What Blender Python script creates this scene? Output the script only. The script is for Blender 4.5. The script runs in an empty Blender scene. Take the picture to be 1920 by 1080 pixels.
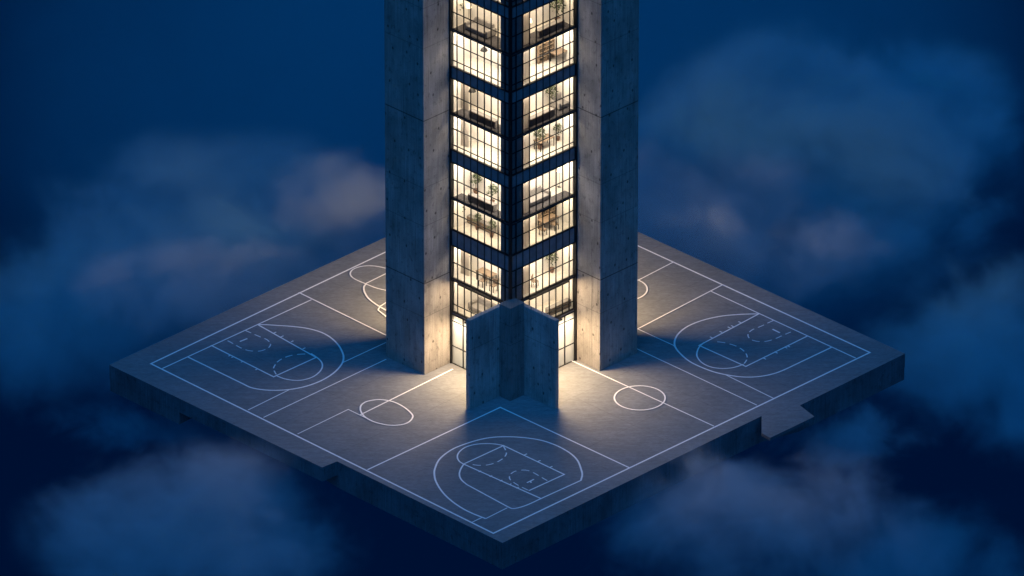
import bpy, bmesh, math, random
from mathutils import Vector, Matrix
random.seed(7)
sc = bpy.context.scene
col = sc.collection
R = math.radians

# ------------------------------------------------------------------ camera
ELEV, SCALE, FPX, W0, H0 = R(28.0), 26.0, 22000.0, 1920, 1080
DIST = FPX / SCALE
RIGHT = Vector((math.sqrt(.5), math.sqrt(.5), 0))
FWD = Vector((-math.sqrt(.5)*math.cos(ELEV), math.sqrt(.5)*math.cos(ELEV), -math.sin(ELEV)))
UP = RIGHT.cross(FWD)
AIM = RIGHT*(3/SCALE) + UP*(193/SCALE)          # the tower's glass corner stands at the origin
CAM = AIM - FWD*DIST
cam = bpy.data.objects.new('camera', bpy.data.cameras.new('camera'))
col.objects.link(cam)
cam.location = CAM
cam.rotation_euler = FWD.to_track_quat('-Z', 'Y').to_euler()
cam.data.sensor_width = 36
cam.data.lens = FPX/W0*36
cam.data.clip_start = 10
cam.data.clip_end = 5000
sc.camera = cam

def ground(px, py, z=0.0):
    """where the line of sight through a photo pixel meets the level z: used to survey the site"""
    d = FWD*FPX + RIGHT*(px-W0/2) - UP*(py-H0/2)
    t = (z-CAM.z)/d.z
    p = CAM + d*t
    return (p.x, p.y)

# ------------------------------------------------------------------ mesh helpers
class MB:
    def __init__(s):
        s.v, s.f, s.m = [], [], []
    def quad(s, pts, mi=0):
        n = len(s.v)
        s.v += [tuple(p) for p in pts]
        s.f.append(tuple(range(n, n+len(pts)))); s.m.append(mi)
    def box(s, x0, y0, z0, x1, y1, z1, mi=0):
        n = len(s.v)
        s.v += [(x0,y0,z0),(x1,y0,z0),(x1,y1,z0),(x0,y1,z0),(x0,y0,z1),(x1,y0,z1),(x1,y1,z1),(x0,y1,z1)]
        for q in ((3,2,1,0),(4,5,6,7),(0,1,5,4),(1,2,6,5),(2,3,7,6),(3,0,4,7)):
            s.f.append(tuple(n+i for i in q)); s.m.append(mi)
        return s
    def prism(s, outline, z0, z1):
        """outline counter-clockwise"""
        n, k = len(s.v), len(outline)
        s.v += [(x,y,z0) for x,y in outline] + [(x,y,z1) for x,y in outline]
        s.f.append(tuple(n+i for i in reversed(range(k)))); s.m.append(0)
        s.f.append(tuple(n+k+i for i in range(k))); s.m.append(0)
        for i in range(k):
            j = (i+1) % k
            s.f.append((n+i, n+j, n+k+j, n+k+i)); s.m.append(0)
        return s
    def lathe(s, prof, cx=0, cy=0, seg=16):
        n = len(s.v)
        for r, z in prof:
            for i in range(seg):
                a = 2*math.pi*i/seg
                s.v.append((cx+r*math.cos(a), cy+r*math.sin(a), z))
        for k in range(len(prof)-1):
            for i in range(seg):
                j = (i+1) % seg
                s.f.append((n+k*seg+i, n+k*seg+j, n+(k+1)*seg+j, n+(k+1)*seg+i)); s.m.append(0)
        s.f.append(tuple(n+i for i in reversed(range(seg)))); s.m.append(0)
        s.f.append(tuple(n+(len(prof)-1)*seg+i for i in range(seg))); s.m.append(0)
        return s
    def strip(s, pts, w, z, closed=False):
        w *= 1.06
        """a painted line: a flat ribbon of width w along ground points"""
        n = len(pts)
        L, Rr = [], []
        for i in range(n):
            a = Vector(pts[i-1]) if (i or closed) else None
            b = Vector(pts[i]); c = Vector(pts[(i+1) % n]) if (i < n-1 or closed) else None
            d1 = (b-a).normalized() if a is not None else None
            d2 = (c-b).normalized() if c is not None else None
            if d1 is None: d1 = d2
            if d2 is None: d2 = d1
            n1 = Vector((-d1.y, d1.x)); n2 = Vector((-d2.y, d2.x))
            m = (n1+n2)
            if m.length < 1e-4: m = n1
            m.normalize()
            k = w/2/max(.35, m.dot(n1))
            L.append(b+m*k); Rr.append(b-m*k)
        base = len(s.v)
        for a, b in zip(L, Rr):
            s.v += [(a.x, a.y, z), (b.x, b.y, z)]
        for i in range(n if closed else n-1):
            j = (i+1) % n
            s.f.append((base+2*i, base+2*i+1, base+2*j+1, base+2*j)); s.m.append(0)
    def build(s, name, mats, parent=None, bevel=0, smooth=False):
        me = bpy.data.meshes.new(name)
        off = Vector((0,0,0))
        p = parent
        while p is not None:
            off += p.location; p = p.parent
        me.from_pydata([Vector(v)-off for v in s.v], [], s.f)
        mats = mats if isinstance(mats, (list, tuple)) else [mats]
        for m in mats: me.materials.append(m)
        if len(mats) > 1:
            for poly, mi in zip(me.polygons, s.m): poly.material_index = mi
        if smooth:
            for poly in me.polygons: poly.use_smooth = True
        me.update()
        o = bpy.data.objects.new(name, me)
        col.objects.link(o)
        if parent is not None: o.parent = parent
        if bevel:
            b = o.modifiers.new('bevel', 'BEVEL'); b.width = bevel; b.segments = 2; b.limit_method = 'ANGLE'
        return o

def tag(o, label=None, cat=None, group=None, kind=None):
    if label: o['label'] = label
    if cat: o['category'] = cat
    if group: o['group'] = group
    if kind: o['kind'] = kind
    return o
def thing(name, label, cat, loc=(0,0,0), group=None):
    o = bpy.data.objects.new(name, None); col.objects.link(o)
    o.location = loc
    o.empty_display_size = .2
    return tag(o, label, cat, group)

# ------------------------------------------------------------------ materials
def new_mat(name):
    m = bpy.data.materials.new(name); m.use_nodes = True
    nt = m.node_tree; nt.nodes.clear()
    out = nt.nodes.new('ShaderNodeOutputMaterial')
    return m, nt, out
def N(nt, t, **kw):
    n = nt.nodes.new(t)
    for k, v in kw.items():
        if k == 'inp':
            for i, x in v.items(): n.inputs[i].default_value = x
        else: setattr(n, k, v)
    return n
def math_(nt, op, a, b=None, c=None, clamp=False):
    n = nt.nodes.new('ShaderNodeMath'); n.operation = op; n.use_clamp = clamp
    for i, x in enumerate((a, b, c)):
        if x is None: continue
        if isinstance(x, (int, float)): n.inputs[i].default_value = x
        else: nt.links.new(x, n.inputs[i])
    return n.outputs[0]
def mixc(nt, fac, a, b, mode='MIX'):
    n = nt.nodes.new('ShaderNodeMix'); n.data_type = 'RGBA'; n.blend_type = mode
    for sock, x in ((n.inputs[0], fac), (n.inputs[6], a), (n.inputs[7], b)):
        if isinstance(x, (int, float)): sock.default_value = x
        elif isinstance(x, tuple): sock.default_value = (*x, 1) if len(x) == 3 else x
        else: nt.links.new(x, sock)
    return n.outputs[2]
def maprange(nt, x, a, b, c=0, d=1, smooth=False):
    n = nt.nodes.new('ShaderNodeMapRange'); n.clamp = True
    if smooth: n.interpolation_type = 'SMOOTHSTEP'
    nt.links.new(x, n.inputs[0])
    for i, v in zip((1,2,3,4), (a,b,c,d)): n.inputs[i].default_value = v
    return n.outputs[0]
def simple(name, color, rough=.6, metal=0, var=.12, scale=6.0, spec=.4):
    m, nt, out = new_mat(name)
    p = N(nt, 'ShaderNodeBsdfPrincipled', inp={'Roughness': rough, 'Metallic': metal, 'Specular IOR Level': spec})
    g = N(nt, 'ShaderNodeNewGeometry')
    no = N(nt, 'ShaderNodeTexNoise', inp={'Scale': scale, 'Detail': 4})
    nt.links.new(g.outputs['Position'], no.inputs['Vector'])
    f = maprange(nt, no.outputs[0], .3, .7, 1-var, 1+var)
    c = mixc(nt, 1.0, color, f, 'MULTIPLY')
    nt.links.new(c, p.inputs['Base Color'])
    nt.links.new(p.outputs[0], out.inputs[0])
    return m
def sheer(name, color):
    m, nt, out = new_mat(name)
    t = N(nt, 'ShaderNodeBsdfTranslucent', inp={'Color': (*color, 1)}); d = N(nt, 'ShaderNodeBsdfDiffuse', inp={'Color': (*color, 1)})
    mx = N(nt, 'ShaderNodeMixShader', inp={0: .4})
    nt.links.new(t.outputs[0], mx.inputs[1]); nt.links.new(d.outputs[0], mx.inputs[2]); nt.links.new(mx.outputs[0], out.inputs[0])
    return m
def emit(name, color, strength, one_sided=False):
    m, nt, out = new_mat(name)
    e = N(nt, 'ShaderNodeEmission', inp={'Color': (*color, 1), 'Strength': strength})
    if one_sided:               # a lamp housing: glows on its face only, white painted back
        g = N(nt, 'ShaderNodeNewGeometry'); d = N(nt, 'ShaderNodeBsdfDiffuse', inp={'Color': (.8, .8, .8, 1)})
        mx = N(nt, 'ShaderNodeMixShader')
        nt.links.new(g.outputs['Backfacing'], mx.inputs[0]); nt.links.new(e.outputs[0], mx.inputs[1]); nt.links.new(d.outputs[0], mx.inputs[2])
        nt.links.new(mx.outputs[0], out.inputs[0])
    else:
        nt.links.new(e.outputs[0], out.inputs[0])
    return m

def concrete(name, base, joints=(), faint=(), dots=True, streak=.35):
    """board-marked concrete: vertical board grain, tie holes, stains, pour joints"""
    m, nt, out = new_mat(name)
    g = N(nt, 'ShaderNodeNewGeometry')
    sep = N(nt, 'ShaderNodeSeparateXYZ'); nt.links.new(g.outputs['Position'], sep.inputs[0])
    h = math_(nt, 'ADD', sep.outputs[0], sep.outputs[1])
    z = sep.outputs[2]
    def vec(sx, sz, third=0.0):
        c = N(nt, 'ShaderNodeCombineXYZ')
        nt.links.new(math_(nt, 'MULTIPLY', h, sx), c.inputs[0])
        nt.links.new(math_(nt, 'MULTIPLY', z, sz), c.inputs[1])
        c.inputs[2].default_value = third
        return c.outputs[0]
    def noise(v, detail=4, rough=.55):
        n = N(nt, 'ShaderNodeTexNoise', inp={'Scale': 1, 'Detail': detail, 'Roughness': rough})
        nt.links.new(v, n.inputs['Vector']); return n.outputs[0]
    board = noise(vec(9, .22), 5, .6)
    fine = noise(vec(16, 9, 3), 5, .7)
    stain = noise(vec(.55, .3, 7), 5, .6)
    blot = noise(vec(2.6, 1.5, 11), 6, .7)
    val = maprange(nt, board, .3, .7, 1-streak, 1+streak*.6)
    val = math_(nt, 'MULTIPLY', val, maprange(nt, fine, .3, .7, .82, 1.14))
    val = math_(nt, 'MULTIPLY', val, maprange(nt, stain, .3, .7, .62, 1.2))
    val = math_(nt, 'MULTIPLY', val, maprange(nt, blot, .54, .72, 1.0, .44))
    # drips: dark narrow runs
    drip = math_(nt, 'MULTIPLY', maprange(nt, noise(vec(5, .12, 19), 3), .58, .7), maprange(nt, noise(vec(.8, .25, 23), 2), .45, .65))
    val = math_(nt, 'MULTIPLY', val, maprange(nt, drip, 0, 1, 1, .5))
    # real staining of single pours: slightly different grey from one pour to the next
    bump_h = math_(nt, 'MULTIPLY', board, .5)
    for zz, w, k in [(j, .045, .32) for j in joints] + [(j, .03, .66) for j in faint]:
        d = math_(nt, 'ABSOLUTE', math_(nt, 'SUBTRACT', z, zz))
        line = maprange(nt, d, w*.6, w*1.3, k, 1.0)
        val = math_(nt, 'MULTIPLY', val, line)
        bump_h = math_(nt, 'MULTIPLY', bump_h, line)
    if dots:
        vo = N(nt, 'ShaderNodeTexVoronoi', voronoi_dimensions='2D', inp={'Scale': 1, 'Randomness': .75})
        nt.links.new(vec(.62, .42), vo.inputs['Vector'])
        dm = maprange(nt, vo.outputs['Distance'], .035, .06, .3, 1.0)
        val = math_(nt, 'MULTIPLY', val, dm)
        bump_h = math_(nt, 'MULTIPLY', bump_h, dm)
    c = mixc(nt, 1.0, base, val, 'MULTIPLY')
    p = N(nt, 'ShaderNodeBsdfPrincipled', inp={'Roughness': .85, 'Specular IOR Level': .25})
    nt.links.new(c, p.inputs['Base Color'])
    b = N(nt, 'ShaderNodeBump', inp={'Strength': .5, 'Distance': .03})
    nt.links.new(math_(nt, 'ADD', bump_h, math_(nt, 'MULTIPLY', fine, .4)), b.inputs['Height'])
    nt.links.new(b.outputs[0], p.inputs['Normal'])
    nt.links.new(p.outputs[0], out.inputs[0])
    return m

def paving(name, base):
    m, nt, out = new_mat(name)
    g = N(nt, 'ShaderNodeNewGeometry')
    mp = N(nt, 'ShaderNodeMapping'); mp.inputs['Rotation'].default_value = (0, 0, R(-45))
    nt.links.new(g.outputs['Position'], mp.inputs[0])
    def noise(scale, sx, sy, detail, rough=.6):
        q = N(nt, 'ShaderNodeMapping'); q.inputs['Scale'].default_value = (sx, sy, 1)
        nt.links.new(mp.outputs[0], q.inputs[0])
        n = N(nt, 'ShaderNodeTexNoise', inp={'Scale': scale, 'Detail': detail, 'Roughness': rough})
        nt.links.new(q.outputs[0], n.inputs['Vector']); return n.outputs[0]
    grain = noise(3.2, .8, 2.2, 7, .72)
    trowel = noise(1.1, .55, 2.4, 5, .6)
    patch = noise(.16, 1, 1.2, 5, .6)
    spots = noise(2.0, 1, 1, 3, .6)
    val = maprange(nt, grain, .3, .7, .76, 1.22)
    val = math_(nt, 'MULTIPLY', val, maprange(nt, trowel, .3, .7, .87, 1.12))
    val = math_(nt, 'MULTIPLY', val, maprange(nt, patch, .3, .7, .88, 1.1))
    val = math_(nt, 'MULTIPLY', val, maprange(nt, spots, .66, .76, 1, .72))
    # saw-cut control joints in the slab
    sep = N(nt, 'ShaderNodeSeparateXYZ'); nt.links.new(g.outputs['Position'], sep.inputs[0])
    for o_, ph in ((0, 2.1), (1, 3.4)):
        t = math_(nt, 'PINGPONG', math_(nt, 'ADD', sep.outputs[o_], ph), 3.0)
        val = math_(nt, 'MULTIPLY', val, maprange(nt, t, .012, .03, .78, 1.0))
    c = mixc(nt, 1.0, base, val, 'MULTIPLY')
    p = N(nt, 'ShaderNodeBsdfPrincipled', inp={'Roughness': .8, 'Specular IOR Level': .3})
    nt.links.new(c, p.inputs['Base Color'])
    b = N(nt, 'ShaderNodeBump', inp={'Strength': .55, 'Distance': .04})
    nt.links.new(math_(nt, 'ADD', grain, math_(nt, 'MULTIPLY', trowel, .6)), b.inputs['Height'])
    nt.links.new(b.outputs[0], p.inputs['Normal'])
    nt.links.new(p.outputs[0], out.inputs[0])
    return m

def paint(name):
    m, nt, out = new_mat(name)
    g = N(nt, 'ShaderNodeNewGeometry')
    n = N(nt, 'ShaderNodeTexNoise', inp={'Scale': 5, 'Detail': 6, 'Roughness': .7})
    nt.links.new(g.outputs['Position'], n.inputs['Vector'])
    f = maprange(nt, n.outputs[0], .3, .72, .97, .84)
    c = mixc(nt, 1.0, (1, .99, .97), f, 'MULTIPLY')
    p = N(nt, 'ShaderNodeBsdfPrincipled', inp={'Roughness': .7})
    nt.links.new(c, p.inputs['Base Color']); nt.links.new(p.outputs[0], out.inputs[0])
    return m

def glass(name, tint, refl=.07, frost=0.0):
    m, nt, out = new_mat(name)
    tr = N(nt, 'ShaderNodeBsdfTransparent', inp={'Color': (*tint, 1)})
    gl = N(nt, 'ShaderNodeBsdfGlossy', inp={'Roughness': .04, 'Color': (.9, .95, 1, 1)})
    src = tr.outputs[0]
    if frost:
        tl = N(nt, 'ShaderNodeBsdfTranslucent', inp={'Color': (.92, .88, .8, 1)})
        mx = N(nt, 'ShaderNodeMixShader', inp={0: frost})
        nt.links.new(src, mx.inputs[1]); nt.links.new(tl.outputs[0], mx.inputs[2])
        src = mx.outputs[0]
    fr = N(nt, 'ShaderNodeFresnel', inp={'IOR': 1.5})
    mx = N(nt, 'ShaderNodeMixShader')
    nt.links.new(fr.outputs[0], mx.inputs[0])
    nt.links.new(src, mx.inputs[1]); nt.links.new(gl.outputs[0], mx.inputs[2])
    nt.links.new(mx.outputs[0], out.inputs[0])
    return m

WARM = (1.0, .86, .67)
M = dict(
    pier=concrete('pier_concrete', (.27, .258, .245), streak=.24, joints=(7.45, 20.6, 33.8), faint=(4.7, 12.1, 15.2, 26.4, 29.6)),
    screen=concrete('screen_concrete', (.30, .295, .29), joints=(), faint=(4.87,), streak=.25),  # lightened base, so the walls stand out as lit beside the post
    post=concrete('shaded_post_concrete', (.17, .168, .168), joints=(), faint=(4.55, 6.1), dots=False, streak=.25),  # darker base: the shade of the recess is put into the post's colour
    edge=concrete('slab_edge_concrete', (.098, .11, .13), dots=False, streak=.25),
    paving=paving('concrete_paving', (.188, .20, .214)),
    paint=paint('court_paint'),
    frame=simple('dark_window_metal', (.016, .017, .02), .45, .6),
    spandrel=simple('dark_spandrel_panel', (.15, .155, .17), .4, .0, .25, 1.5),
    glass=glass('clear_glass', (.96, .95, .93)),
    frosted=glass('frosted_lobby_glass', (.95, .93, .9), frost=.72),
    wall=simple('warm_plaster', (.80, .775, .73), .8, 0, .05, 3),
    floor=simple('pale_timber_floor', (.66, .625, .56), .55, 0, .12, 4),
    slab=simple('dark_slab_edge', (.05, .05, .055), .8),
    column=simple('interior_column', (.36, .37, .39), .7),
    **{'lamp%d' % i: emit('ceiling_panel_glow_%d' % i, c_, v_, True) for i, (c_, v_) in enumerate([((1,.84,.63),26), ((1,.81,.57),18), ((1,.86,.68),33), ((1,.83,.60),21)])},
    lobby_lamp=emit('lobby_ceiling_glow', WARM, 34.0, True),
    strip=emit('added_strip_glow', (1.0, .67, .35), 420.0, True),  # added glow at the lobby head, lights the ground near the base
    added_strip_rear=emit('added_rear_strip_glow', (1.0, .67, .35), 1900.0, True),  # added glow on the rear faces, makes the light pools behind the piers
    added_flood=emit('added_flood_glow', (1.0, .69, .38), 190.0, True),  # added upper row, spreads the light further out over the ground
    wood=simple('dark_walnut', (.20, .145, .10), .5, 0, .3, 9),
    fabric=simple('charcoal_fabric', (.27, .255, .245), .9, 0, .2, 14),
    sand=simple('sand_fabric', (.34, .29, .23), .9, 0, .15, 14),
    leaf=simple('house_plant_leaf', (.06, .08, .04), .6, 0, .4, 12),
    pot=simple('clay_pot', (.16, .09, .06), .8),
    white=simple('white_lacquer', (.7, .68, .64), .5, 0, .05),
    black=simple('black_steel', (.02, .02, .02), .5, .5),
    lampshade=emit('lamp_shade_glow', (1, .82, .55), 4.0),
    curtain=sheer('grey_sheer_curtain', (.62, .58, .54)),
    rug=simple('charcoal_rug', (.085, .08, .085), .95, 0, .35, 7),
    art=simple('dark_picture', (.10, .075, .05), .6, 0, .6, 6),
)

# ------------------------------------------------------------------ the concrete platform
Z_ = lambda ox, oy, s: (lambda pts: [(ox+x/s, oy+y/s) for x, y in pts])
back = (969.0, 331.0)
outline_px = [(205,684), (604,876.5), (632,865), (942,1018), (1428,780), (1500,760), (1697,663), back]
outline = [ground(*p) for p in outline_px]
mb = MB().prism(outline, -1.15, 0)
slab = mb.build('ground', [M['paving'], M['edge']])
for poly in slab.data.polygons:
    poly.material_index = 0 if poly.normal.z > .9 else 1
tag(slab, 'square concrete platform with notched edges floating among night clouds', None, None, 'structure')
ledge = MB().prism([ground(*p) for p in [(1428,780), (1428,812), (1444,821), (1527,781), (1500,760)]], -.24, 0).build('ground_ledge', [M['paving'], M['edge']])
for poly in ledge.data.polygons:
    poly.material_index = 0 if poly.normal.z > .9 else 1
tag(ledge, 'thin concrete ledge jutting from the right front edge of the platform', None, None, 'structure')
# thicker lower layer, set back along part of the left-hand edge
def inset(p, d):
    c = Vector((-5.5, 5.0)); v = Vector(p)
    return tuple(v + (c-v).normalized()*d)
low_px = [(205,684), (335,746.5), (375,728), (660,858), (646,866), (632,865), (942,1018), (1428,780), (1500,760), (1697,663), back]
low = [ground(*p) for p in [(205,684),(335,746.7),(366,731.5),(600,845),(632,865),(942,1018),(1428,780),(1500,760),(1697,663),back]]
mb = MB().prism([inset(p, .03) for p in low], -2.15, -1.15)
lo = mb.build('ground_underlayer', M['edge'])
tag(lo, 'lower concrete layer beneath the platform', None, None, 'structure')

# ------------------------------------------------------------------ painted courts
def smooth_line(pts, closed=False, n=8):
    P = [Vector(p) for p in pts]; out = []
    k = len(P)
    rng = range(k if closed else k-1)
    for i in rng:
        p1, p2 = P[i], P[(i+1) % k]
        p0 = P[i-1] if (i or closed) else p1*2-p2
        p3 = P[(i+2) % k] if (i+2 < k or closed) else p2*2-p1
        for t in range(n):
            t /= n
            out.append(.5*((2*p1)+(p2-p0)*t+(2*p0-5*p1+4*p2-p3)*t*t+(3*p1-p0-3*p2+p3)*t**3))
    if not closed: out.append(P[-1])
    return [tuple(p) for p in out]
def resample(pts, step):
    out = [pts[0]]; acc = 0
    for a, b in zip(pts, pts[1:]):
        a, b = Vector(a), Vector(b); L = (b-a).length; pos = step-acc
        while pos <= L:
            out.append(tuple(a+(b-a)*pos/L)); pos += step
        acc = (acc+L) % step
    return out
zlev = [0.004]
def nz():
    zlev[0] += .0006
    return zlev[0]
G = lambda pts: [ground(*p) for p in pts]
def mark(name, parent, paths, w=.105, label=None):
    """paths: list of (photo points, mode) with mode line / curve / loop / dash"""
    mb = MB()
    for pts, mode in paths:
        g = G(pts)
        if mode == 'line':
            mb.strip(g, w, nz())
        elif mode == 'curve':
            mb.strip(smooth_line(g), w, nz())
        elif mode == 'loop':
            mb.strip(smooth_line(g, True), w, nz(), True)
        elif mode == 'dash':                       # a dashed arc: a part whose dashes are its sub-parts
            arc = bpy.data.objects.new('dashed_arc', None); col.objects.link(arc); arc.parent = parent
            r = resample(smooth_line(g, n=24), .06)
            k = 0; zz = nz()
            while k < len(r)-3:
                d = MB(); d.strip(r[k:k+11], w*.85, zz); d.build('dash', M['paint'], arc); k += 16
    if mb.v: mb.build(name, M['paint'], parent)
def circle_px(cx, cy, r):
    c = ground(cx, cy)
    return [(c[0]+r*math.cos(2*math.pi*i/40), c[1]+r*math.sin(2*math.pi*i/40)) for i in range(40)]

zl = Z_(190, 580, 3.6); zf = Z_(540, 740, 3.6); zg = Z_(860, 740, 3.6); zr = Z_(1190, 560, 3.6)
zb = Z_(500, 400, 5.4); zc = Z_(560, 660, 6.353); zq = Z_(1190, 420, 7.2)

bl = thing('boundary_marking', 'white painted boundary line running round the whole platform near its edge', 'court marking', (*ground(283,682),0))
mb = MB(); mb.strip(G([(283,682),(925,1000),(1631,661),(968,356)]), .135, nz(), True)
mb.build('boundary_line', M['paint'], bl)

lc = thing('basketball_court', 'painted half court near the left corner of the platform', 'court marking', (*ground(400,680),0), 'painted half courts')
mark('baseline', lc, [([(304.4,691),(584,562)], 'line')], .105)
mark('three_point_line', lc, [(zl([(1055,103),(1110,104),(1190,109),(1280,115),(1380,127),(1470,150),(1540,185),(1595,235),(1625,285),(1635,325),(1625,365),(1590,410),(1540,450),(1470,488),(1380,520),(1280,540),(1180,547),(1090,543),(1010,528),(950,500),(880,466)]), 'curve'), (zl([(880,466),(580,320)]), 'line')], .125)
mark('key_outline', lc, [(zl([(1055,103),(1450,325),(1163,456),(740,243)]), 'line')], .115)
mark('free_throw_circle', lc, [(zl([(1415,298),(1455,325),(1485,355),(1492,385),(1475,420),(1430,455),(1370,475),(1310,480),(1240,470),(1185,450)]), 'curve'), (zl([(1180,440),(1163,405),(1170,380),(1195,350),(1240,325),(1300,308),(1370,302),(1415,305)]), 'dash')], .105)
mark('dashed_arc_marking', lc, [(zl([(970,142),(1025,166),(1080,190),(1120,207),(1142,235),(1125,262),(1080,280),(1040,283),(990,278),(940,260),(895,235),(845,208)]), 'dash')], .1)
mark('rim_mark', lc, [(zl([(935,218),(985,198)]), 'line')], .13)
for p in ([(1162,162),(1180,154)],[(1212,187),(1230,179)],[(1280,221),(1297,213)],[(1360,268),(1377,260)],[(875,309),(858,317)],[(895,319),(878,327)],[(960,350),(943,358)],[(1057,402),(1040,410)]):
    mark('lane_mark', lc, [(zl(p), 'line')], .1)

fc = thing('basketball_court', 'painted half court nearest the viewer at the front corner of the platform', 'court marking', (*ground(950,890),0), 'painted half courts')
mark('corner_line', fc, [([(689,881),(938,764),(1179.4,877)], 'line')], .12)
mark('three_point_line', fc, [(zg([(825,580),(834,540),(825,500),(805,450),(770,410),(720,375),(650,340),(560,310),(450,292),(330,285),(220,290),(120,310),(0,350),(-72,388),(-132,440),(-160,500),(-164,540),(-152,590),(-112,655),(-52,715),(28,770),(100,806)]), 'curve'), (zg([(100,806),(183,838)]), 'line')], .125)
mark('baseline', fc, [(zg([(825,580),(550,705)]), 'line'), (zg([(550,705),(480,738),(420,760),(365,770),(330,757)]), 'curve'), (zg([(330,757),(55,608)]), 'line'), (zg([(55,608),(18,575),(5,540),(13,505),(33,472)]), 'curve')], .11)
mark('sideline_link', fc, [(zf([(1480,765),(1335,838)]), 'line'), (zf([(1310,830),(1243,862)]), 'line')], .085)
mark('key_outline', fc, [(zf([(1185,470),(1455,345),(1865,540),(1625,650)]), 'line'), (zf([(1185,470),(1713,705)]), 'line')], .11)
mark('free_throw_circle', fc, [(zf([(1455,345),(1400,335),(1330,332),(1260,338),(1195,358),(1155,390),(1143,420),(1155,450),(1185,470)]), 'curve'), (zf([(1455,350),(1472,385),(1470,410),(1440,440),(1390,465),(1330,478),(1270,477),(1210,465)]), 'dash')], .105)
mark('dashed_arc_marking', fc, [(zf([(1750,582),(1705,556),(1660,530),(1620,514),(1580,511),(1530,520),(1498,545),(1500,575),(1540,605),(1580,627),(1625,648)]), 'dash')], .1)
mark('rim_mark', fc, [(zf([(1613,596),(1660,573)]), 'line'), (zf([(1636,584),(1641,596)]), 'line')], .11)
for p in ([(1595,409),(1613,401)],[(1687,453),(1705,445)],[(1767,493),(1785,485)],[(1303,516),(1287,524)],[(1378,548),(1362,556)],[(1447,578),(1430,586)],[(1508,603),(1491,611)],[(1558,626),(1541,634)]):
    mark('lane_mark', fc, [(zf(p), 'line')], .1)

rc = thing('basketball_court', 'painted half court near the right corner of the platform', 'court marking', (*ground(1430,645),0), 'painted half courts')
mark('baseline', rc, [([(1332.4,546.4),(1604.4,672)], 'line')], .105)
mark('three_point_line', rc, [(zr([(838,105),(770,106),(690,110),(600,118),(500,137),(410,165),(340,200),(290,245),(270,290),(275,330),(310,375),(370,425),(450,465),(540,498),(630,518),(720,530),(800,531),(880,522),(950,505),(1010,482),(1080,449)]), 'curve'), (zr([(1080,449),(1330,330)]), 'line')], .125)
mark('key_outline', rc, [(zr([(838,105),(435,318),(750,460),(1165,255)]), 'line')], .115)
mark('free_throw_circle', rc, [(zr([(470,297),(435,330),(420,370),(425,400),(455,435),(510,462),(580,473),(650,470),(700,458),(735,445)]), 'curve'), (zr([(740,440),(758,410),(755,380),(730,350),(690,325),(640,308),(590,297),(528,292)]), 'dash')], .105)
mark('dashed_arc_marking', rc, [(zr([(935,150),(892,170),(850,190),(790,215),(765,245),(780,275),(830,291),(890,290),(950,272),(1000,250),(1055,227)]), 'dash')], .1)
mark('rim_mark', rc, [(zr([(930,208),(980,233)]), 'line')], .13)
for p in ([(717,165),(700,157)],[(668,192),(651,184)],[(645,201),(628,193)],[(590,231),(573,223)],[(525,268),(508,260)],[(1047,329),(1030,321)],[(1029,337),(1012,329)],[(965,371),(948,363)],[(886,412),(869,404)]):
    mark('lane_mark', rc, [(zr(p), 'line')], .1)

sl = thing('sideline_marking', 'thin painted lines crossing from the left court towards the tower', 'court marking', (*ground(600,700),0))
mark('sideline', sl, [([(560,549),(664,600),(760,647)], 'line')], .12)
mark('cross_line', sl, [(zl([(990,683),(1270,545)]), 'line')], .085)
mark('cross_line', sl, [([(643,680.5),(760,626)], 'line')], .085)
mark('long_line', sl, [([(494,783.6),(724,674.5)], 'line')], .09)
sr = thing('sideline_marking', 'thin painted lines crossing from the right court towards the tower', 'court marking', (*ground(1300,700),0))
mark('sideline', sr, [([(1353.9,535.3),(1195.6,617.5)], 'line')], .11)
mark('halfway_line', sr, [([(1263,492),(1170,540)], 'line')], .1)
mark('cross_line', sr, [(zr([(20,207),(180,281),(262,318),(290,352),(312,377)]), 'line')], .085)
mark('cross_line', sr, [(zr([(605,513),(935,675)]), 'line')], .085)
mark('long_line', sr, [(zr([(-10,330),(825,722)]), 'line')], .085)

c1 = thing('centre_circle', 'lopsided painted circle on the warm floor left of the entrance wall', 'court marking', (*ground(725,774),0), 'painted centre circles')
mark('circle_line', c1, [(zc([(735,690),(745,640),(800,600),(880,580),(960,573),(1040,580),(1120,597),(1200,630),(1280,680),(1340,735),(1360,775),(1330,825),(1270,860),(1180,877),(1090,878),(1000,865),(900,838),(830,805),(780,770),(750,730)]), 'loop')], .115)
mark('halfway_line', c1, [([(675,779),(849,693)], 'line')], .11)
mark('corner_line', c1, [([(558,814.7),(653,768.6),(690,786.5)], 'line')], .075)
c2 = thing('centre_circle', 'evenly round painted circle on the floor right of the entrance wall', 'court marking', (*ground(1199.5,747),0), 'painted centre circles')
mb = MB(); mb.strip(circle_px(1199.5, 747, 1.83), .11, nz(), True); mb.build('circle_line', M['paint'], c2)
mark('halfway_line', c2, [([(1068,675.5),(1338.6,800)], 'line')], .1)
c3 = thing('centre_circle', 'painted circle half hidden behind the right concrete pier', 'court marking', (*ground(1167,543),0), 'painted centre circles')
mb = MB(); mb.strip(circle_px(1166, 543, 1.86), .115, nz(), True); mb.build('circle_line', M['paint'], c3)
bc = thing('basketball_court', 'painted court arcs partly hidden behind the left concrete pier', 'court marking', (*ground(700,520),0), 'painted half courts')
mark('free_throw_circle', bc, [(zb([(1330,610),(1280,582),(1200,560),(1120,543),(1035,536),(950,545),(880,570),(848,605),(855,640),(900,675),(1000,718),(1100,758),(1200,783),(1300,800)]), 'curve')], .11)
mark('free_throw_line', bc, [(zb([(1000,718),(1300,570)]), 'line')], .11)
mark('three_point_line', bc, [(zb([(1010,718),(985,750),(990,800),(1030,865),(1090,915),(1145,950),(1240,1005)]), 'curve')], .125)
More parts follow.
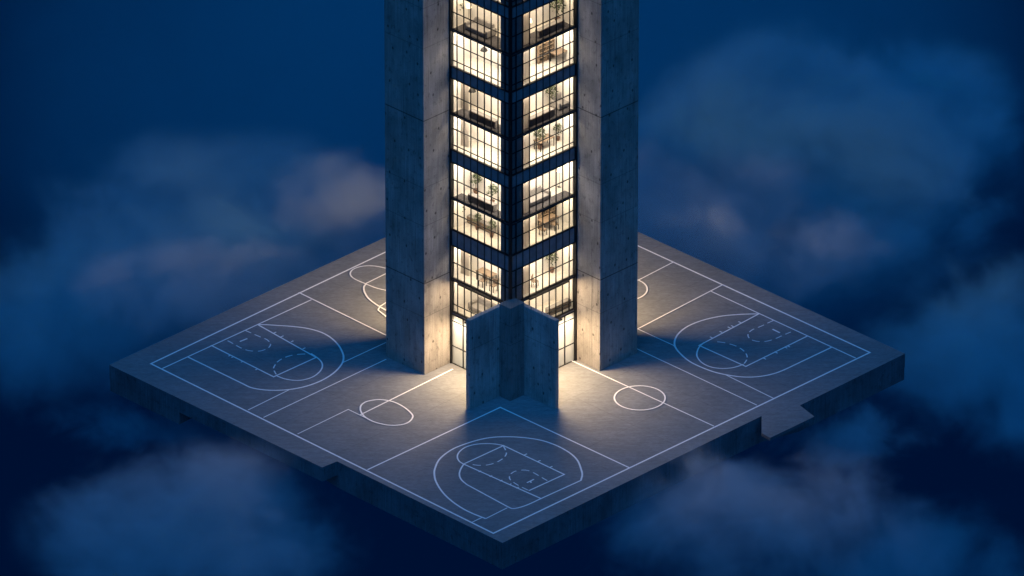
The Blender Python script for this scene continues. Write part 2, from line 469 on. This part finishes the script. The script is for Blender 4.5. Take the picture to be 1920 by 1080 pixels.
mark('corner_line', bc, [(zb([(1145,950),(1260,875)]), 'line'), (zb([(1145,955),(1130,985),(1160,1010),(1240,1075)]), 'curve')], .1)

# ------------------------------------------------------------------ the tower
TOP = 38.0
tower = thing('tower', 'tall concrete and glass tower with lit storeys standing in the middle of the platform', 'tower', (0,0,0))
UL, VR = -6.1, 6.7          # glass ends on the two front faces
for x0, y0, x1, y1 in ((-10.07, -2.68, UL, 2.7), (-2.7, VR, 2.45, 10.56)):
    MB().box(x0, y0, 0, x1, y1, TOP).build('concrete_pier', M['pier'], tower, bevel=.025)
UB, VB = -7.7, 8.4         # the two rear glass faces
# storeys: floor level, underside of the slab above
ST = [(0.0, 4.05), (4.25, 6.85), (6.98, 9.68), (10.92, 13.45), (13.58, 16.42), (17.4, 20.26), (20.39, 23.2), (24.1, 27.0), (27.13, 29.95), (30.85, 33.75), (33.88, 36.7)]
# slab plates between the storeys
edges = [(a[1], b[0]) for a, b in zip(ST, ST[1:])] + [(36.7, 37.6)]
F = .10                      # glass line is set in by this much from the face of the frame
for zb0, zt0 in edges:
    mbs = MB().prism([(UL+.01,.22),(-.22,.22),(-.22,VR-.01),(-2.71,VR-.01),(-2.71,VB-.2),(UB+.2,VB-.2),(UB+.2,2.71),(UL+.01,2.71)], zb0+.02, zt0)
    mbs.build('floor_slab', [M['floor']], tower)
# façade pieces. side: L = face to -v, R = face to +u, and the two rear faces
def fbox(mb, side, a0, a1, d0, d1, z0, z1, mi=0):
    """a along the face, d = depth inwards from the face"""
    if side == 'L': mb.box(a0, d0, z0, a1, d1, z1, mi)
    elif side == 'R': mb.box(-d1, a0, z0, -d0, a1, z1, mi)
    elif side == 'BL': mb.box(UB+d0, a0, z0, UB+d1, a1, z1, mi)
    else: mb.box(a0, VB-d1, z0, a1, VB-d0, z1, mi)
def fpane(mb, side, a0, a1, d, z0, z1):
    if side == 'L': mb.quad([(a0,d,z0),(a1,d,z0),(a1,d,z1),(a0,d,z1)])
    elif side == 'R': mb.quad([(-d,a0,z0),(-d,a1,z0),(-d,a1,z1),(-d,a0,z1)])
    elif side == 'BL': mb.quad([(UB+d,a1,z0),(UB+d,a0,z0),(UB+d,a0,z1),(UB+d,a1,z1)])
    else: mb.quad([(a1,VB-d,z0),(a0,VB-d,z0),(a0,VB-d,z1),(a1,VB-d,z1)])
SIDES = {'L': (UL, -.14), 'R': (.14, VR), 'BL': (2.7, VB-.14), 'BR': (UB+.14, -2.7)}
STEP = .69
def mullions(side):
    a0, a1 = SIDES[side]
    if side in 'L':
        return [a0+STEP*i for i in range(1, 20) if a0+STEP*i < a1-.1]
    if side == 'R':
        return [a1-.677*i for i in range(1, 20) if a1-.677*i > a0+.1]
    n = int((a1-a0)/1.38); return [a0+(a1-a0)*i/n for i in range(1, n)]
TRANS = {1: (4.9,), 2: (8.3,), 3: (12.3, 10.99), 4: (15.03,), 5: (17.85, 19.15), 6: (21.8,), 7: (24.65, 25.95), 8: (28.5,), 9: (31.3, 32.6), 10: (35.3,)}
for side, (a0, a1) in SIDES.items():
    for k, (z0, z1) in enumerate(ST):
        mb = MB()
        if k == 0:
            if side == 'L': ms = [a0+1.25*i for i in (1, 2, 3, 4)]
            elif side == 'R': ms = [a1-1.12*i for i in (1, 2, 3, 4, 5)]
            else: ms = mullions(side)
            ts = (1.45, 3.5)
            w = .075
        else:
            ms, ts, w = mullions(side), TRANS[k], .05
        for a in ms: fbox(mb, side, a-w/2, a+w/2, -.012, .07, z0, z1)
        for t in ts: fbox(mb, side, a0, a1, -.008, .062, t-.027, t+.027)
        fbox(mb, side, a0, a1, -.03, .10, z1-.05, z1+.02)      # head
        fbox(mb, side, a0, a1, -.025, .10, z0-.03, z0+.045)     # sill
        wdw = mb.build('window', M['frame'], tower)
        mg = MB(); fpane(mg, side, a0, a1, .05, z0, z1)
        mg.build('pane', M['frosted'] if k == 0 else M['glass'], wdw)
    for zb0, zt0 in edges:
        mb = MB()
        fbox(mb, side, a0, a1, .03, .19, zb0+.022, zt0-.032)
        if zt0-zb0 > .5:
            for a in mullions(side): fbox(mb, side, a-.025, a+.025, -.012, .029, zb0+.025, zt0-.035, 1)
        mb.build('spandrel', [M['spandrel'], M['frame']], tower)
# corner posts and end jambs
def post(name, x0, y0, x1, y1, z0=0, z1=TOP-.4, mat='frame'):
    return MB().box(x0, y0, z0, x1, y1, z1).build(name, M[mat], tower)
post('corner_post', -.14, -.06, .06, .14)
post('jamb', UL-.0, -.10, UL+.13, .15); post('jamb', -.15, VR-.16, .12, VR)
post('corner_post', UB-.06, VB-.14, UB+.14, VB+.06)
post('interior_column', -1.12, .14, -.17, 1.45, 0, 37, 'column')
# interior walls
WD = 2.1
LV = [0, 1, 0, 3, 2, 2, 0, 2, 1, 0, 3]          # some floors are lit warmer and dimmer than others
for k, (z0, z1) in enumerate(ST):
    mb = MB()
    mb.prism([(UL+.105,WD),(-WD,WD),(-WD,VR-.105),(-WD-.12,VR-.105),(-WD-.12,WD+.12),(UL+.105,WD+.12)], z0+.003, z1+.01)
    mb.prism([(UB+1.5,2.72),(UB+1.62,2.72),(UB+1.62,VB-1.62),(-2.72,VB-1.62),(-2.72,VB-1.5),(UB+1.5,VB-1.5)][::-1], z0+.003, z1+.01)
    mb.box(UL+.002, .26, z0+.003, UL+.10, 2.6, z1+.01)
    mb.box(-2.6, VR-.10, z0+.003, -.26, VR-.002, z1+.01)
    mb.build('interior_wall', M['wall'], tower)
    mb = MB()
    lm = M['lobby_lamp'] if k == 0 else M['lamp%d' % LV[k]]
    zc_ = z1-.03
    zo = zc_-.23                        # each row of lamps leans into the room: outer edge low, inner edge at the ceiling
    for q in ([(UL+.3,.30,zo),(-1.25,.30,zo),(-1.25,.80,zc_),(UL+.3,.80,zc_)],
              [(-.80,1.6,zc_),(-.30,1.6,zo),(-.30,VR-.3,zo),(-.80,VR-.3,zc_)],
              [(UB+.30,2.9,zo),(UB+.80,2.9,zc_),(UB+.80,VB-1.0,zc_),(UB+.30,VB-1.0,zo)],
              [(UB+1.0,VB-.80,zc_),(-2.9,VB-.80,zc_),(-2.9,VB-.30,zo),(UB+1.0,VB-.30,zo)]):
        mb.quad(list(reversed(q)))
    mb.build('ceiling_light', lm, tower)
MB().box(UB+.0, .0, 37.62, 0, VB, 38.0).build('roof', M['pier'], tower)
# lamp bars added to brighten the ground: lobby head and floor above, all faces
for side, (a0, a1) in SIDES.items():
    for zl, ends, mat in ((4.02, {'L': (1.7,1.0), 'R': (1.0,1.7), 'BL': (.9,1.6), 'BR': (1.6,.9)}, 'strip' if side in 'LR' else 'added_strip_rear'),
                          (6.87, {'L': (1.0,1.6), 'R': (1.6,1.0), 'BL': (.9,1.6), 'BR': (1.6,.9)}, 'added_flood')):
        i0, i1 = a0+ends[side][0], a1-ends[side][1]
        mb = MB(); fbox(mb, side, i0, i1, -.31, -.055, zl, zl+.10)
        bar = mb.build('added_light_bar', M['frame'], tower)
        mg = MB()
        d0, z0_, d1, z1_ = -.30, zl-.005, -.13, zl-.105    # the lens leans a little outwards
        if side == 'L': q = [(i0,d0,z0_),(i1,d0,z0_),(i1,d1,z1_),(i0,d1,z1_)]
        elif side == 'R': q = [(-d0,i0,z0_),(-d0,i1,z0_),(-d1,i1,z1_),(-d1,i0,z1_)]
        elif side == 'BL': q = [(UB+d0,i1,z0_),(UB+d0,i0,z0_),(UB+d1,i0,z1_),(UB+d1,i1,z1_)]
        else: q = [(i1,VB-d0,z0_),(i0,VB-d0,z0_),(i0,VB-d1,z1_),(i1,VB-d1,z1_)]
        n = (Vector(q[1])-Vector(q[0])).cross(Vector(q[2])-Vector(q[1]))
        mg.quad(q if n.z < 0 else q[::-1])
        mg.build('lens', M[mat], bar)

# ------------------------------------------------------------------ entrance screen in front of the glass corner
es = thing('entrance_screen', 'angled concrete entrance wall with a square post in front of the lit corner', 'concrete wall', (0,0,0))
MB().box(-.36, -4.15, 0, 0, -.12, 7.30).build('wing_wall', M['screen'], es, bevel=.02)['label'] = 'wing wall on the left of the post'
MB().box(.12, .32, 0, 4.25, .66, 7.22).build('wing_wall', M['screen'], es, bevel=.02)['label'] = 'wing wall on the right of the post'
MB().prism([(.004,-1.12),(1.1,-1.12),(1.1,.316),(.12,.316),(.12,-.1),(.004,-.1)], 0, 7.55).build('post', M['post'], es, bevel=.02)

# ------------------------------------------------------------------ furniture behind the glass
def new_root(name): 
    o = bpy.data.objects.new(name, None); col.objects.link(o); o.empty_display_size = .2; return o
def leaf_ball(mb, c, r, n, size):
    for _ in range(n):
        d = Vector((random.gauss(0,1), random.gauss(0,1), random.gauss(0,1))).normalized()*r*random.random()**.4
        p = Vector(c)+d
        a = Vector((random.gauss(0,1), random.gauss(0,1), random.gauss(0,.6))).normalized()*size
        b = a.cross(Vector((random.gauss(0,1), random.gauss(0,1), random.gauss(0,1)))).normalized()*size*.35
        mb.quad([p-a, p+b, p+a, p-b])
def p_plant():
    r = new_root('house_plant')
    MB().lathe([(.13,0),(.2,.34),(.18,.34),(.16,.3)], seg=12).build('pot', M['pot'], r)
    mb = MB(); mb.lathe([(.025,.3),(.015,1.1)], seg=6)
    for a in range(5):
        t = a*1.26; e = Vector((.28*math.cos(t), .28*math.sin(t), 1.0+.12*a)); s = Vector((0,0,.7+.06*a))
        mb.quad([s+Vector((.01,0,0)), e, e+Vector((0,0,.02)), s-Vector((.01,0,0))])
    mb.build('stem', M['wood'], r)
    mb = MB(); leaf_ball(mb, (0,0,1.15), .48, 110, .12); leaf_ball(mb, (.12,-.05,1.5), .28, 40, .11)
    mb.build('foliage', M['leaf'], r); return r
def p_sofa(mat='fabric'):
    r = new_root('sofa')
    MB().box(-.95,-.4,.12,.95,.4,.42).build('seat', M[mat], r, bevel=.05)
    MB().box(-.95,.42,.12,.95,.6,.85).build('backrest', M[mat], r, bevel=.05)
    for s in (-1, 1): MB().box(min(s*.96,s*1.14),-.4,.12,max(s*.96,s*1.14),.6,.62).build('armrest', M[mat], r, bevel=.04)
    for x in (-1.05, 1.0):
        for y in (-.35, .5): MB().box(x,y,0,x+.05,y+.05,.12).build('leg', M['black'], r)
    return r
def p_table():
    r = new_root('table')
    MB().box(-.75,-.38,.71,.75,.38,.75).build('table_top', M['wood'], r, bevel=.01)
    for x in (-.7,.65):
        for y in (-.34,.29): MB().box(x,y,0,x+.05,y+.05,.71).build('leg', M['black'], r)
    return r
def p_chair():
    r = new_root('chair')
    MB().box(-.22,-.22,.43,.22,.22,.48).build('seat', M['wood'], r, bevel=.01)
    MB().box(-.22,.19,.5,.22,.23,.92).build('backrest', M['wood'], r, bevel=.01)
    for x in (-.21,.17):
        for y in (-.21,.17): MB().box(x,y,0,x+.04,y+.04,.43).build('leg', M['black'], r)
    return r
def p_shelf():
    r = new_root('bookcase')
    mb = MB()
    for x in (-.8,-.02,.76): mb.box(x,-.16,0,x+.04,.16,1.5)
    for z in (.05,.42,.8,1.16,1.46): mb.box(-.757,-.155,z,.757,.155,z+.03)
    mb.build('frame', M['wood'], r)
    mb = MB()
    for z in (.08,.45,.83,1.19):
        x = -.72
        while x < .68:
            w = random.uniform(.03,.07)
            if random.random() < .75 and not (-.08 < x < .05): mb.box(x,-.1,z,x+w,.1,z+random.uniform(.16,.26))
            x += w+.012
    mb.build('books', M['art'], r); return r
def p_bench():
    r = new_root('low_cabinet')
    MB().box(-1.3,-.2,.06,1.3,.2,.6).build('body', M['fabric'], r, bevel=.01)
    for i in range(4): MB().box(-1.28+i*.645,-.225,.1,-1.28+i*.645+.62,-.201,.56).build('door', M['wood'], r)
    MB().box(-1.25,-.16,0,1.25,.16,.06).build('plinth', M['black'], r); return r
def p_lamp():
    r = new_root('floor_lamp')
    MB().lathe([(.16,0),(.16,.03),(.02,.04)], seg=14).build('base', M['black'], r)
    MB().lathe([(.015,.04),(.015,1.3)], seg=8).build('stem', M['black'], r)
    MB().lathe([(.2,1.25),(.13,1.52)], seg=16).build('shade', M['lampshade'], r); return r
def p_picture():
    r = new_root('picture')
    MB().box(-.42,-.02,-.3,.42,.02,.3).build('frame', M['black'], r)
    MB().box(-.37,-.026,-.25,.37,-.021,.25).build('canvas', M['art'], r); return r
def p_curtain():
    r = new_root('curtain')
    mb = MB(); n = 28
    for i in range(n):
        x0, x1 = -.35+.7*i/n, -.35+.7*(i+1)/n
        y0, y1 = .04*math.sin(i*1.9), .04*math.sin((i+1)*1.9)
        mb.quad([(x0,y0,.02),(x1,y1,.02),(x1,y1,2.48),(x0,y0,2.48)])
    mb.build('drape', M['curtain'], r); MB().box(-.4,-.02,2.49,.4,.02,2.53).build('rail', M['black'], r); return r
def p_pendant():
    r = new_root('pendant_lamp')
    MB().lathe([(.006,.30),(.006,.95)], seg=6).build('cord', M['black'], r)
    MB().lathe([(.28,0),(.2,.16),(.03,.3)], seg=18).build('shade', M['black'], r); return r
PROTO = dict(plant=p_plant, sofa=p_sofa, table=p_table, chair=p_chair, bookcase=p_shelf, cabinet=p_bench, lamp=p_lamp, picture=p_picture, curtain=p_curtain, pendant=p_pendant)
made = {}
def dup(root):
    r = root.copy(); col.objects.link(r)
    for ch in list(root.children):
        c = ch.copy(); col.objects.link(c); c.parent = r
    return r
ORD = {1: 'first', 2: 'second', 3: 'third', 4: 'fourth', 5: 'fifth', 6: 'sixth', 7: 'seventh', 8: 'eighth', 9: 'ninth'}
DESC = dict(plant=('leafy potted plant', 'house plant', 'potted plants behind the glass'), sofa=('dark sofa', 'sofa', 'sofas behind the glass'),
    table=('dark table', 'table', 'tables behind the glass'), chair=('small dark chair', 'chair', 'chairs behind the glass'),
    bookcase=('open bookcase', 'bookcase', 'bookcases behind the glass'), cabinet=('low dark cabinet', 'cabinet', 'cabinets behind the glass'),
    lamp=('lit floor lamp', 'lamp', 'floor lamps behind the glass'), picture=('dark framed picture', 'picture', 'pictures behind the glass'),
    curtain=('grey drawn curtain', 'curtain', 'curtains behind the glass'), pendant=('dark pendant lamp', 'lamp', 'pendant lamps behind the glass'))
def put(kind, side, k, px, depth, extra='', rot=0, dz=0, s=1.0):
    if kind not in made:
        made[kind] = PROTO[kind](); o = made[kind]; first = True
    else: o = dup(made[kind])
    q = (px-957)/18.385
    if side == 'L': x, y, rz = q-depth, depth, 0
    else: x, y, rz = -depth, q+depth, -math.pi/2*-1
    o.location = (x, y, ST[k][0]+.004+dz); o.rotation_euler = (0, 0, rz+rot); o.scale = (s, s, s)
    d, cat, grp = DESC[kind]
    side_word = 'left' if side == 'L' else 'right'
    tag(o, f'{d} {extra+" " if extra else ""}on the {ORD[k]} storey above the lobby, {side_word} face', cat, grp)
    return o
for k in range(1, 10): put('curtain', 'R', k, 987, .42, 'beside the corner')
for k in (2, 5, 6): put('curtain', 'L', k, 872, 1.0, 'near the pier', rot=.15)
# dark rugs along the glass on three floors
for k, dep in ((4, .75), (6, .95), (8, 1.25)):
    for side, a0, a1 in (('L', -5.85, -1.3), ('R', 1.6, 6.45)):
        mb = MB(); z = ST[k][0]+.003
        fbox(mb, side, a0, a1, .16, .16+dep, z, z+.018)
        c0 = ((a0+a1)/2, .16+dep/2, z) if side == 'L' else (-.16-dep/2, (a0+a1)/2, z)
        o = mb.build('rug', M['rug'])
        for v in o.data.vertices: v.co -= Vector(c0)
        o.location = c0
        tag(o, f"dark rug along the glass on the {ORD[k]} storey above the lobby, {'left' if side == 'L' else 'right'} face", 'rug', 'dark rugs behind the glass')
# by storey, from the lobby up
put('cabinet', 'R', 1, 1050, .6, 'by the window')
put('sofa', 'L', 1, 905, 1.35)
put('chair', 'L', 2, 905, .7, 'left of two'); put('table', 'L', 2, 912, 1.4); put('chair', 'L', 2, 925, .7, 'right of two'); put('plant', 'L', 2, 868, 1.4)
put('plant', 'R', 2, 1035, 1.5); put('picture', 'R', 2, 1052, 2.06, dz=1.45); put('chair', 'R', 2, 1003, .8, rot=.5)
put('cabinet', 'L', 3, 903, 1.7, s=1.0); put('plant', 'L', 3, 862, 1.2, 'left of the cabinet'); put('plant', 'L', 3, 895, 1.3, 'before the cabinet', s=.8); put('plant', 'L', 3, 922, 1.2, 'right of the cabinet', s=.85)
put('table', 'R', 3, 1028, 1.3); put('chair', 'R', 3, 1018, .75, 'left of two'); put('chair', 'R', 3, 1040, .75, 'right of two'); put('bookcase', 'R', 3, 1026, 1.9)
put('plant', 'L', 4, 892, 1.6, 'left of two'); put('plant', 'L', 4, 923, 1.2, 'right of two'); put('cabinet', 'L', 4, 905, .55, 'along the window')
put('lamp', 'R', 4, 1049, 1.6); put('bookcase', 'R', 4, 1062, 1.85); put('sofa', 'R', 4, 1005, 1.1)
put('bookcase', 'L', 5, 864, 1.8); put('table', 'R', 5, 1020, 1.5); put('plant', 'R', 5, 1012, 1.6, 'left of two'); put('plant', 'R', 5, 1046, 1.6, 'right of two', s=.8)
put('picture', 'L', 6, 858, 2.06, dz=1.3); put('pendant', 'L', 6, 886, 1.2, dz=1.6); put('cabinet', 'L', 6, 908, .55, 'along the window')
put('plant', 'R', 6, 1034, 1.6); put('sofa', 'R', 6, 1062, 1.0); put('cabinet', 'R', 6, 1012, .55, 'along the window')
put('pendant', 'L', 7, 908, 1.2, dz=1.6); put('bookcase', 'R', 7, 1022, 1.9); put('table', 'R', 7, 1050, 1.2)
put('plant', 'L', 8, 858, 1.0, s=1.1); put('sofa', 'L', 8, 900, .9); put('lamp', 'L', 8, 880, 1.5)
put('plant', 'R', 8, 1045, 1.2, s=1.2); put('cabinet', 'R', 8, 1030, .6, 'along the window'); put('lamp', 'R', 8, 992, 1.0)

# ------------------------------------------------------------------ clouds
def cloud_mat(name, dens, seed, nscale=.11, sharp=1.0, tint=(.86,.9,.96), ero=.85):
    m, nt, out = new_mat(name)
    tc = N(nt, 'ShaderNodeTexCoord'); g = N(nt, 'ShaderNodeNewGeometry')
    ln = N(nt, 'ShaderNodeVectorMath', operation='LENGTH'); nt.links.new(tc.outputs['Object'], ln.inputs[0])
    fall = math_(nt, 'SUBTRACT', 1.0, ln.outputs['Value'])
    mp = N(nt, 'ShaderNodeMapping'); mp.inputs['Location'].default_value = (seed*3.7, seed*1.3, seed*2.1); mp.inputs['Scale'].default_value = (1,1,1.25)
    nt.links.new(g.outputs['Position'], mp.inputs[0])
    no = N(nt, 'ShaderNodeTexNoise', inp={'Scale': nscale, 'Detail': 4.5, 'Roughness': .58, 'Distortion': .4})
    nt.links.new(mp.outputs[0], no.inputs['Vector'])
    # billowing outline: the falloff towards the rim is pushed in and out by the noise, finer noise breaks the body into wisps
    n2 = N(nt, 'ShaderNodeTexNoise', inp={'Scale': nscale*3.1, 'Detail': 4, 'Roughness': .6, 'Distortion': .8})
    nt.links.new(mp.outputs[0], n2.inputs['Vector'])
    t = math_(nt, 'ADD', math_(nt, 'MULTIPLY', fall, 1.15), math_(nt, 'MULTIPLY', math_(nt, 'SUBTRACT', no.outputs[0], .58-.06*ero), 2.6))
    t = math_(nt, 'ADD', t, math_(nt, 'MULTIPLY', math_(nt, 'SUBTRACT', n2.outputs[0], .5), .7))
    body = maprange(nt, t, .0, .95/sharp, 0, 1, True)
    body = math_(nt, 'POWER', body, 1.4)
    edge = maprange(nt, fall, 0, .35, 0, 1, True)
    d = math_(nt, 'MULTIPLY', math_(nt, 'MULTIPLY', body, edge), dens)
    pv = N(nt, 'ShaderNodeVolumePrincipled', inp={'Color': (*tint, 1), 'Anisotropy': 0.0})
    nt.links.new(d, pv.inputs['Density'])
    nt.links.new(pv.outputs[0], out.inputs['Volume'])
    return m
def cloud(px, py, z, rx, ry, rz, dens, seed, label, nscale=.11, sharp=1.0, ero=.85, rot=0, tint=(.76,.88,.97)):
    me = bpy.data.meshes.new('cloud')
    bm = bmesh.new(); bmesh.ops.create_icosphere(bm, subdivisions=3, radius=1.0); bm.to_mesh(me); bm.free()
    me.materials.append(cloud_mat('cloud_vapour_%d' % seed, dens, seed, nscale, sharp, tint, ero))
    o = bpy.data.objects.new('cloud', me); col.objects.link(o)
    x, y = ground(px, py, z)
    o.location = (x, y, z); o.rotation_euler = (0, 0, R(45)+rot); o.scale = (rx, ry, rz)
    tag(o, label, 'cloud', 'clouds round the platform', 'stuff')
    return o
TEAL = (.35, .85, 1.0)
cloud(1560, 290, -8, 19, 17, 11, .34, 1, 'large blue cloud behind the right side of the tower', tint=(.4,.86,1), nscale=.075, sharp=1.4, ero=1.0)
cloud(1290, 410, -6, 14, 11, 7, .20, 2, 'grey lit cloud just beyond the right back edge of the platform')
cloud(440, 460, -7, 21, 14, 9, .20, 3, 'long cloud bank beyond the left back edge of the platform', tint=(.45,.86,1), nscale=.085)
cloud(640, 400, -2, 7.5, 6, 5.5, .24, 4, 'small warm wisp of cloud beside the left concrete pier', nscale=.2)
cloud(90, 600, -9, 15, 12, 8, .12, 5, 'faint blue cloud off the left corner of the platform', tint=TEAL)
cloud(360, 1000, -5, 14, 9, 8, .32, 6, 'rounded grey cloud below the left front edge of the platform', nscale=.1)
cloud(1430, 1000, -5, 16, 9, 8.5, .30, 7, 'rounded grey cloud below the right front edge of the platform', nscale=.1)
cloud(1850, 660, -8, 12, 12, 9, .24, 8, 'blue cloud off the right corner of the platform', tint=TEAL)
cloud(1740, 1080, -13, 15, 10, 6, .13, 9, 'dark blue low cloud at the lower right', tint=TEAL)
cloud(1590, 815, -4.0, 8, 3.4, 3.0, .32, 10, 'thin mist curling under the right edge ledge', nscale=.2)
cloud(1290, 905, -3.5, 10, 3.0, 3.0, .30, 12, 'thin mist drifting along the right front edge of the platform', nscale=.22)
cloud(1430, 480, -4, 13, 6, 4.6, .30, 13, 'low mist hugging the right back edge of the platform', nscale=.18)
cloud(400, 545, -4, 13, 6, 4.6, .28, 14, 'low mist hugging the left back edge of the platform', nscale=.18)
cloud(290, 800, -4.5, 10, 3.4, 3.2, .2, 15, 'thin dark mist under the left corner of the platform', nscale=.2, tint=TEAL)
cloud(930, 120, -40, 54, 46, 30, .016, 11, 'broad pale mist far behind the tower', nscale=.02, ero=5, tint=(.2,.85,1))

# ------------------------------------------------------------------ sky and light
w = bpy.data.worlds.new('World'); sc.world = w; w.use_nodes = True
nt = w.node_tree; nt.nodes.clear()
out = nt.nodes.new('ShaderNodeOutputWorld')
bg = nt.nodes.new('ShaderNodeBackground'); bg.inputs['Strength'].default_value = .1
sky = nt.nodes.new('ShaderNodeTexSky'); sky.sky_type = 'NISHITA'; sky.sun_disc = False
sky.sun_elevation = R(-4); sky.sun_rotation = R(135); sky.air_density = 1.5; sky.ozone_density = 4
tc = nt.nodes.new('ShaderNodeTexCoord'); sp = nt.nodes.new('ShaderNodeSeparateXYZ')
nt.links.new(tc.outputs['Generated'], sp.inputs[0])
tint = mixc(nt, 1.0, sky.outputs[0], (.3, .6, 1.0), 'MULTIPLY')
fac = maprange(nt, sp.outputs[2], -.05, .25, 0, 1, True)
c = mixc(nt, fac, (.0, .05, .30), tint)
nt.links.new(c, bg.inputs[0]); nt.links.new(bg.outputs[0], out.inputs[0])

sun = bpy.data.objects.new('moonlight', bpy.data.lights.new('moonlight', 'SUN')); col.objects.link(sun)
sun.data.energy = 1.85; sun.data.color = (.035, .335, 1.0); sun.data.angle = R(80)
sd = Vector((-math.sqrt(.5)*math.cos(R(50)), math.sqrt(.5)*math.cos(R(50)), -math.sin(R(50))))
sun.rotation_euler = sd.to_track_quat('-Z', 'Y').to_euler()

# ------------------------------------------------------------------ render
sc.render.engine = 'CYCLES'
cy = sc.cycles
cy.use_denoising = True
cy.max_bounces = 6; cy.diffuse_bounces = 4; cy.glossy_bounces = 2; cy.transmission_bounces = 4
cy.transparent_max_bounces = 16; cy.volume_bounces = 1
cy.volume_step_rate = .6; cy.volume_max_steps = 256
cy.caustics_reflective = False; cy.caustics_refractive = False
cy.sample_clamp_indirect = 4.0
sc.view_settings.view_transform = 'Standard'; sc.view_settings.look = 'None'
sc.view_settings.exposure = 0; sc.view_settings.gamma = 1
